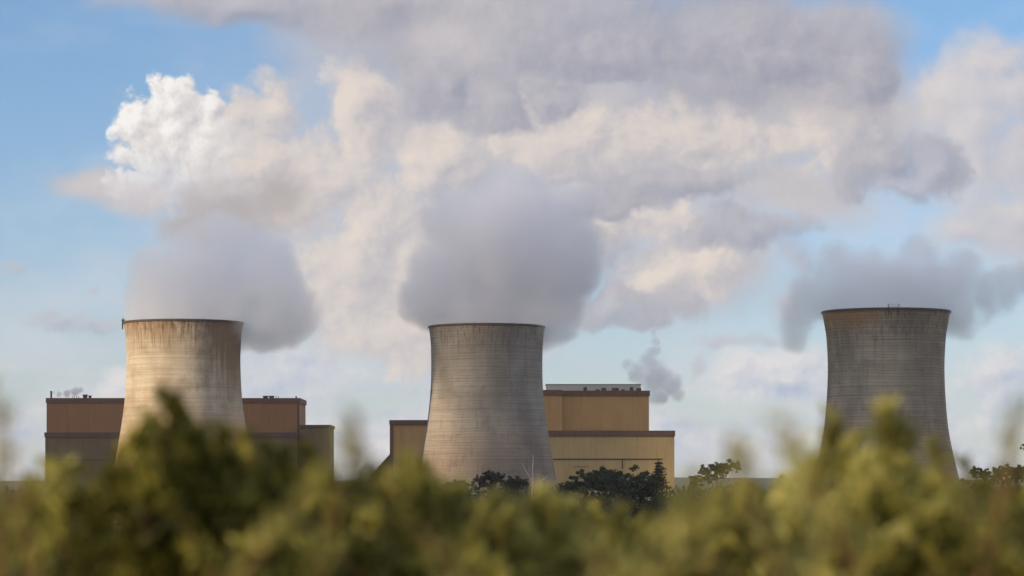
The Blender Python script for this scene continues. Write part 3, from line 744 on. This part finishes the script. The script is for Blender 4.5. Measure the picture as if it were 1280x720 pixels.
TREES = [
 ('broad dark gum with a domed crown left of the pointed conifer', 794, 581, 84, 880, 'dome', 21, 12000),
 ('dark gum overlapping the broad domed gum from the left', 746, 581, 74, 905, 'dome', 22, 9500),
 ('low dark gum at the foot of the middle tower, by the golden wall', 712, 598, 36, 915, 'dome', 23, 3500),
 ('tall pointed conifer against the corner of the golden building', 823.5, 572.5, 50, 870, 'conifer', 24, 7000),
 ('tall open-crowned gum with sky showing through its leaves', 896, 567, 66, 900, 'open', 25, 8000),
 ('small round gum close beside the open-crowned gum', 866, 591, 24, 905, 'open', 26, 1800),
 ('tiny pointed conifer alone on the skyline', 978, 590, 32, 1000, 'conifer', 27, 3000),
 ('bare bleached dead tree in front of the middle tower', 674, 572, 26, 860, 'dead', 28, 0),
 ('dark gum reaching up the middle of the grey tower base', 613, 586, 36, 930, 'dome', 29, 4000),
 ('lower dark gum just left of the dead tree', 642, 594, 34, 935, 'dome', 30, 3200),
 ('dark gum low against the left edge of the grey tower', 574, 597, 50, 940, 'dome', 31, 3800),
 ('spreading gum nearest to the lone brown-grey tower', 1228, 577, 52, 900, 'open', 32, 8000),
 ('dense dark gum between the spreading gum and the tallest one', 1262, 577, 48, 920, 'dome', 33, 4500),
 ('tallest gum cut off by the edge of the picture', 1292, 548, 56, 890, 'open', 34, 8000),
 ('small gum below the sloping conveyor', 447, 604.5, 22, 960, 'dome', 35, 2000),
 ('dark gum on the skyline right of the open-crowned gum', 932, 601, 34, 960, 'dome', 36, 3200),
]
for lab, px, py, w, Y, st, sd, nl in TREES: make_tree(lab, px, py, w, Y, st, sd, n_leaf=nl)

# the low belt of scrub that runs under the trees, one mass
rs = np.random.default_rng(77)
cs = []
for i in range(420):
    Y = rs.uniform(850, 1060); px = rs.uniform(-60, 1340); t = at(px, rs.uniform(606, 620), Y)
    gz = ground_h(t.x, Y); r = rs.uniform(3.0, 6.5)
    for zc in np.arange(t.z - r*0.7, gz, -r*1.15):
        c = 60; o = rs.normal(size=(c, 3)); o /= np.linalg.norm(o, axis=1, keepdims=True)
        cs.append(np.array([t.x, Y, zc]) + o*r*rs.uniform(0.6, 1.05, size=(c, 1))*np.array([1, 1, 0.75]))
cs = np.concatenate(cs)
v, f = leaf_cards(cs, np.array([0, 0, 0.6]), 1.25, rs, 0.7)
o = np_mesh('woodland', v, f, M_DOME, None); tag(o, 'belt of dark scrub below the power station', 'woodland', None, 'stuff')

# ---------------------------------------------------------------- foreground shrubs, out of focus
M_L = {
 'olive': leaf_mat('olive_leaf', ((0.042, 0.044, 0.007), (0.125, 0.122, 0.020), (0.52, 0.48, 0.13)), 0.4, 0.5, 9.0, 0.75),
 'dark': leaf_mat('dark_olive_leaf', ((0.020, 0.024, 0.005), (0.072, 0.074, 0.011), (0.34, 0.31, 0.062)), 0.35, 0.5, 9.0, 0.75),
 'yellow': leaf_mat('yellow_green_leaf', ((0.060, 0.060, 0.011), (0.19, 0.18, 0.036), (0.62, 0.58, 0.20)), 0.45, 0.5, 9.0, 0.75),
 'brown': leaf_mat('dry_brown_leaf', ((0.10, 0.082, 0.045), (0.20, 0.165, 0.095), (0.36, 0.30, 0.19)), 0.35, 0.6, 9.0, 0.75),
}
def make_shrub(label, px, Y, tips, kind, seed, group='leafy shrubs at the viewpoint', name='shrub', leaf=0.046, dens=1.0, spread=0.24):
    """tips: (px, py) tops of stems; shorter stems fill in below them, each ending in a leafy spray."""
    rs = np.random.default_rng(seed); rg = random.Random(seed)
    b = at(px, 612, Y); root = empty(name, (b.x, Y, 0.0)); tag(root, label, 'shrub', group)
    tb = MB(); C = []; A = []
    stems = []
    for (tx, ty) in tips:
        stems.append((tx, ty, 1.0))
        if dens >= 1.0 and rg.random() < 0.8: stems.append((tx + rg.uniform(-22, 22), ty - rg.uniform(-10, 22), 0.45))
        for k in range(int(2.6*dens + 0.5)):
            stems.append((tx + rg.gauss(0, 32), ty + abs(rg.gauss(0, 66)) + 30, rg.uniform(0.6, 1.0)))
    for (tx, ty, s) in stems:
        yo = rg.gauss(0, spread*0.5)
        tip = at(tx, ty, Y) - root.location; tip.y = yo
        lean = rg.gauss(0, 0.17)
        base = Vector((tip.x*0.35 + rg.uniform(-.06, .06), yo*0.3, 0.0))
        low = tip - Vector((lean*1.6, rg.gauss(0, .04), 0.40)); knee = tip - Vector((lean*0.5, 0, 0.17))
        tb.tube([base, base.lerp(low, 0.6), low, knee, tip], [0.007, 0.006, 0.004, 0.003, 0.001], 5)
        for (p0, p1, n, r) in ((knee, tip, 130, 0.019), (low, knee, 60, 0.028)):
            n = int(n*s*max(dens, 0.2 if dens < 0.15 else 0.45)); u = rs.uniform(0, 1, n)
            seg = np.array(p0)[None]*(1-u[:, None]) + np.array(p1)[None]*u[:, None]
            ang = rs.uniform(0, 6.283, n); rad = r*(1.45 - 1.1*u)*np.abs(rs.normal(0.9, 0.4, n))
            C.append(seg + np.stack([np.cos(ang)*rad, np.sin(ang)*rad, np.zeros(n)], 1))
            dd = np.array((p1 - p0).normalized()); A.append(np.stack([np.cos(ang)*0.5, np.sin(ang)*0.5, np.zeros(n)], 1) + dd[None]*0.9)
        # a side spray or two
        for k in range(rg.choice((1, 2, 2, 3))):
            q = knee.lerp(low, rg.uniform(-0.3, 0.9)); d = Vector((rg.gauss(0, 0.7), rg.gauss(0, 0.5), rg.uniform(0.4, 1.0))).normalized()*rg.uniform(0.07, 0.13)
            e = q + d
            if e.z > tip.z - 0.02: continue
            tb.tube([q, e], [0.002, 0.001], 4)
            n = int(70*s*max(dens, 0.45)); u = rs.uniform(0, 1, n)
            seg = np.array(q)[None]*(1-u[:, None]) + np.array(e)[None]*u[:, None]
            ang = rs.uniform(0, 6.283, n); rad = 0.019*np.abs(rs.normal(0.9, 0.4, n))
            C.append(seg + np.stack([np.cos(ang)*rad, np.sin(ang)*rad, rs.normal(0, 0.006, n)], 1))
            A.append(np.stack([np.cos(ang)*0.5, np.sin(ang)*0.5, np.zeros(n)], 1) + np.array(d.normalized())[None]*0.9)
    C = np.concatenate(C); A = np.concatenate(A)
    v, f = leaf_cards(C, np.array([0, 0, 0.8]), leaf, rs, 0.29, axis=A)
    tb.build('stems', M_TWIG, root, smooth=True)
    np_mesh('foliage', v, f, M_L[kind], root)
    return root
SHRUBS = [
 ('low dry brown shrub beneath the left end of the boiler house', 20, 5.4, [(-40, 615), (5, 606), (40, 612), (70, 622)] + [(-40 - 38*k, 606 + (k*31 % 27)) for k in range(1, 16)], 'brown', 1),
 ('olive shrub with slanting shoots before the tan tower base', 130, 5.0, [(90, 580), (112, 588), (138, 598), (160, 596), (66, 598)], 'olive', 2),
 ('tallest dark green shrub, rising in front of the tan tower', 225, 4.6, [(196, 520), (211, 492), (230, 520), (252, 540), (276, 530), (178, 546), (242, 552)], 'dark', 3),
 ('dense dark shrub before the right half of the boiler house', 330, 5.2, [(298, 540), (322, 552), (350, 562), (374, 556), (396, 588)], 'dark', 4),
 ('dark olive shrub under the gap between the two buildings', 430, 5.6, [(405, 602), (430, 616), (456, 616), (474, 606)], 'dark', 5),
 ('olive shrub before the left wing of the golden building', 520, 5.0, [(490, 600), (512, 588), (532, 582), (548, 600), (570, 606)], 'olive', 6),
 ('yellowish shrub below the left foot of the grey tower', 600, 4.7, [(570, 626), (592, 630), (612, 624), (630, 642)], 'yellow', 7),
 ('pale-tipped shrub just in front of the dead tree', 690, 5.0, [(662, 622), (684, 610), (700, 628), (724, 656)], 'yellow', 8),
 ('low olive shrub below the domed gums', 778, 5.3, [(740, 660), (765, 652), (790, 664), (815, 660), (838, 652)], 'olive', 9),
 ('olive shrub hiding the trunk of the open-crowned gum', 900, 4.9, [(858, 654), (884, 640), (906, 622), (926, 606), (948, 618)], 'olive', 10),
 ('yellow shrub with an upright shoot at the lone tower foot', 1020, 4.8, [(982, 606), (1008, 592), (1036, 528), (1050, 566), (1064, 580)], 'yellow', 11),
 ('tallest bright shrub, rising over the middle of the lone tower', 1115, 4.6, [(1108, 510), (1096, 538), (1132, 546), (1078, 572), (1152, 562), (1168, 596)], 'yellow', 12),
 ('straw-tinted shrub at the right foot of the lone tower', 1195, 5.2, [(1168, 592), (1190, 606), (1208, 614), (1224, 624)], 'olive', 13),
 ('olive shrub in front of the spreading gum', 1262, 5.0, [(1234, 626), (1254, 620), (1278, 614), (1300, 606), (1330, 596)] + [(1330 + 38*k, 590 + (k*37 % 29)) for k in range(1, 15)], 'olive', 14),
]
for lab, px, Y, tips, kd, sd in SHRUBS: make_shrub(lab, px, Y, tips, kd, 100+sd)
# second, lower row behind that closes the gaps
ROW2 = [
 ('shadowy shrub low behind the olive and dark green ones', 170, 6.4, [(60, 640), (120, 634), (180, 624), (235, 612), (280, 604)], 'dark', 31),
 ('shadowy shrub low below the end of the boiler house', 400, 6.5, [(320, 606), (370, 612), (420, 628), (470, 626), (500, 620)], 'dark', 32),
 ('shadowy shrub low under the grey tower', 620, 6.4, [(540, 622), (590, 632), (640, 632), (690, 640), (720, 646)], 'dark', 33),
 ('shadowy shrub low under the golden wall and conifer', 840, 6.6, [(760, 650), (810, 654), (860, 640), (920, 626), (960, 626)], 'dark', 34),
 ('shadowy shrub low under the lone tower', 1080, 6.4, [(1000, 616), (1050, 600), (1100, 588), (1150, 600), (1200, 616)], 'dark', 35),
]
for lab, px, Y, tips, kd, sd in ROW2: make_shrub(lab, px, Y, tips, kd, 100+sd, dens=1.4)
# four thin sprigs much nearer the lens
SPR = [
 ('faint thin twig rising in the sky left of the boiler house', 2, 3.0, [(-6, 470), (10, 505), (22, 560)], 'olive', 41),
 ('faint leafy sprig in the gap right of the boiler house', 436, 2.7, [(446, 512), (432, 545)], 'olive', 42),
 ('faint leafy sprig in the gap left of the lone tower', 950, 2.7, [(962, 520), (940, 556), (925, 548)], 'yellow', 43),
 ('faint dark twig in the sky right of the lone tower', 1268, 3.2, [(1262, 492), (1284, 505)], 'dark', 44),
]
for lab, px, Y, tips, kd, sd in SPR: make_shrub(lab, px, Y, tips, kd, 100+sd, group='thin sprigs close to the lens', name='sprig', dens=0.1 if sd in (41, 44) else 0.2, leaf=0.026, spread=0.1)

# ---------------------------------------------------------------- thin air between the viewpoint and the hills
bm = bmesh.new(); bmesh.ops.create_cube(bm, size=1.0)
for v_ in bm.verts: v_.co = Vector((v_.co.x*26000, v_.co.y*28000, (v_.co.z + 0.5)*760 - 60))
me = bpy.data.meshes.new('haze'); bm.to_mesh(me); bm.free()
m, T, out = material('thin_air')
pv = T.node('ShaderNodeVolumePrincipled'); pv.inputs['Density'].default_value = 0.000028; pv.inputs['Color'].default_value = (0.90, 0.94, 1.0, 1); T.l.new(pv.outputs[0], out.inputs['Volume'])
o = link_mesh('haze', me, m); tag(o, 'thin pale air over the whole plain', 'haze', None, 'stuff')
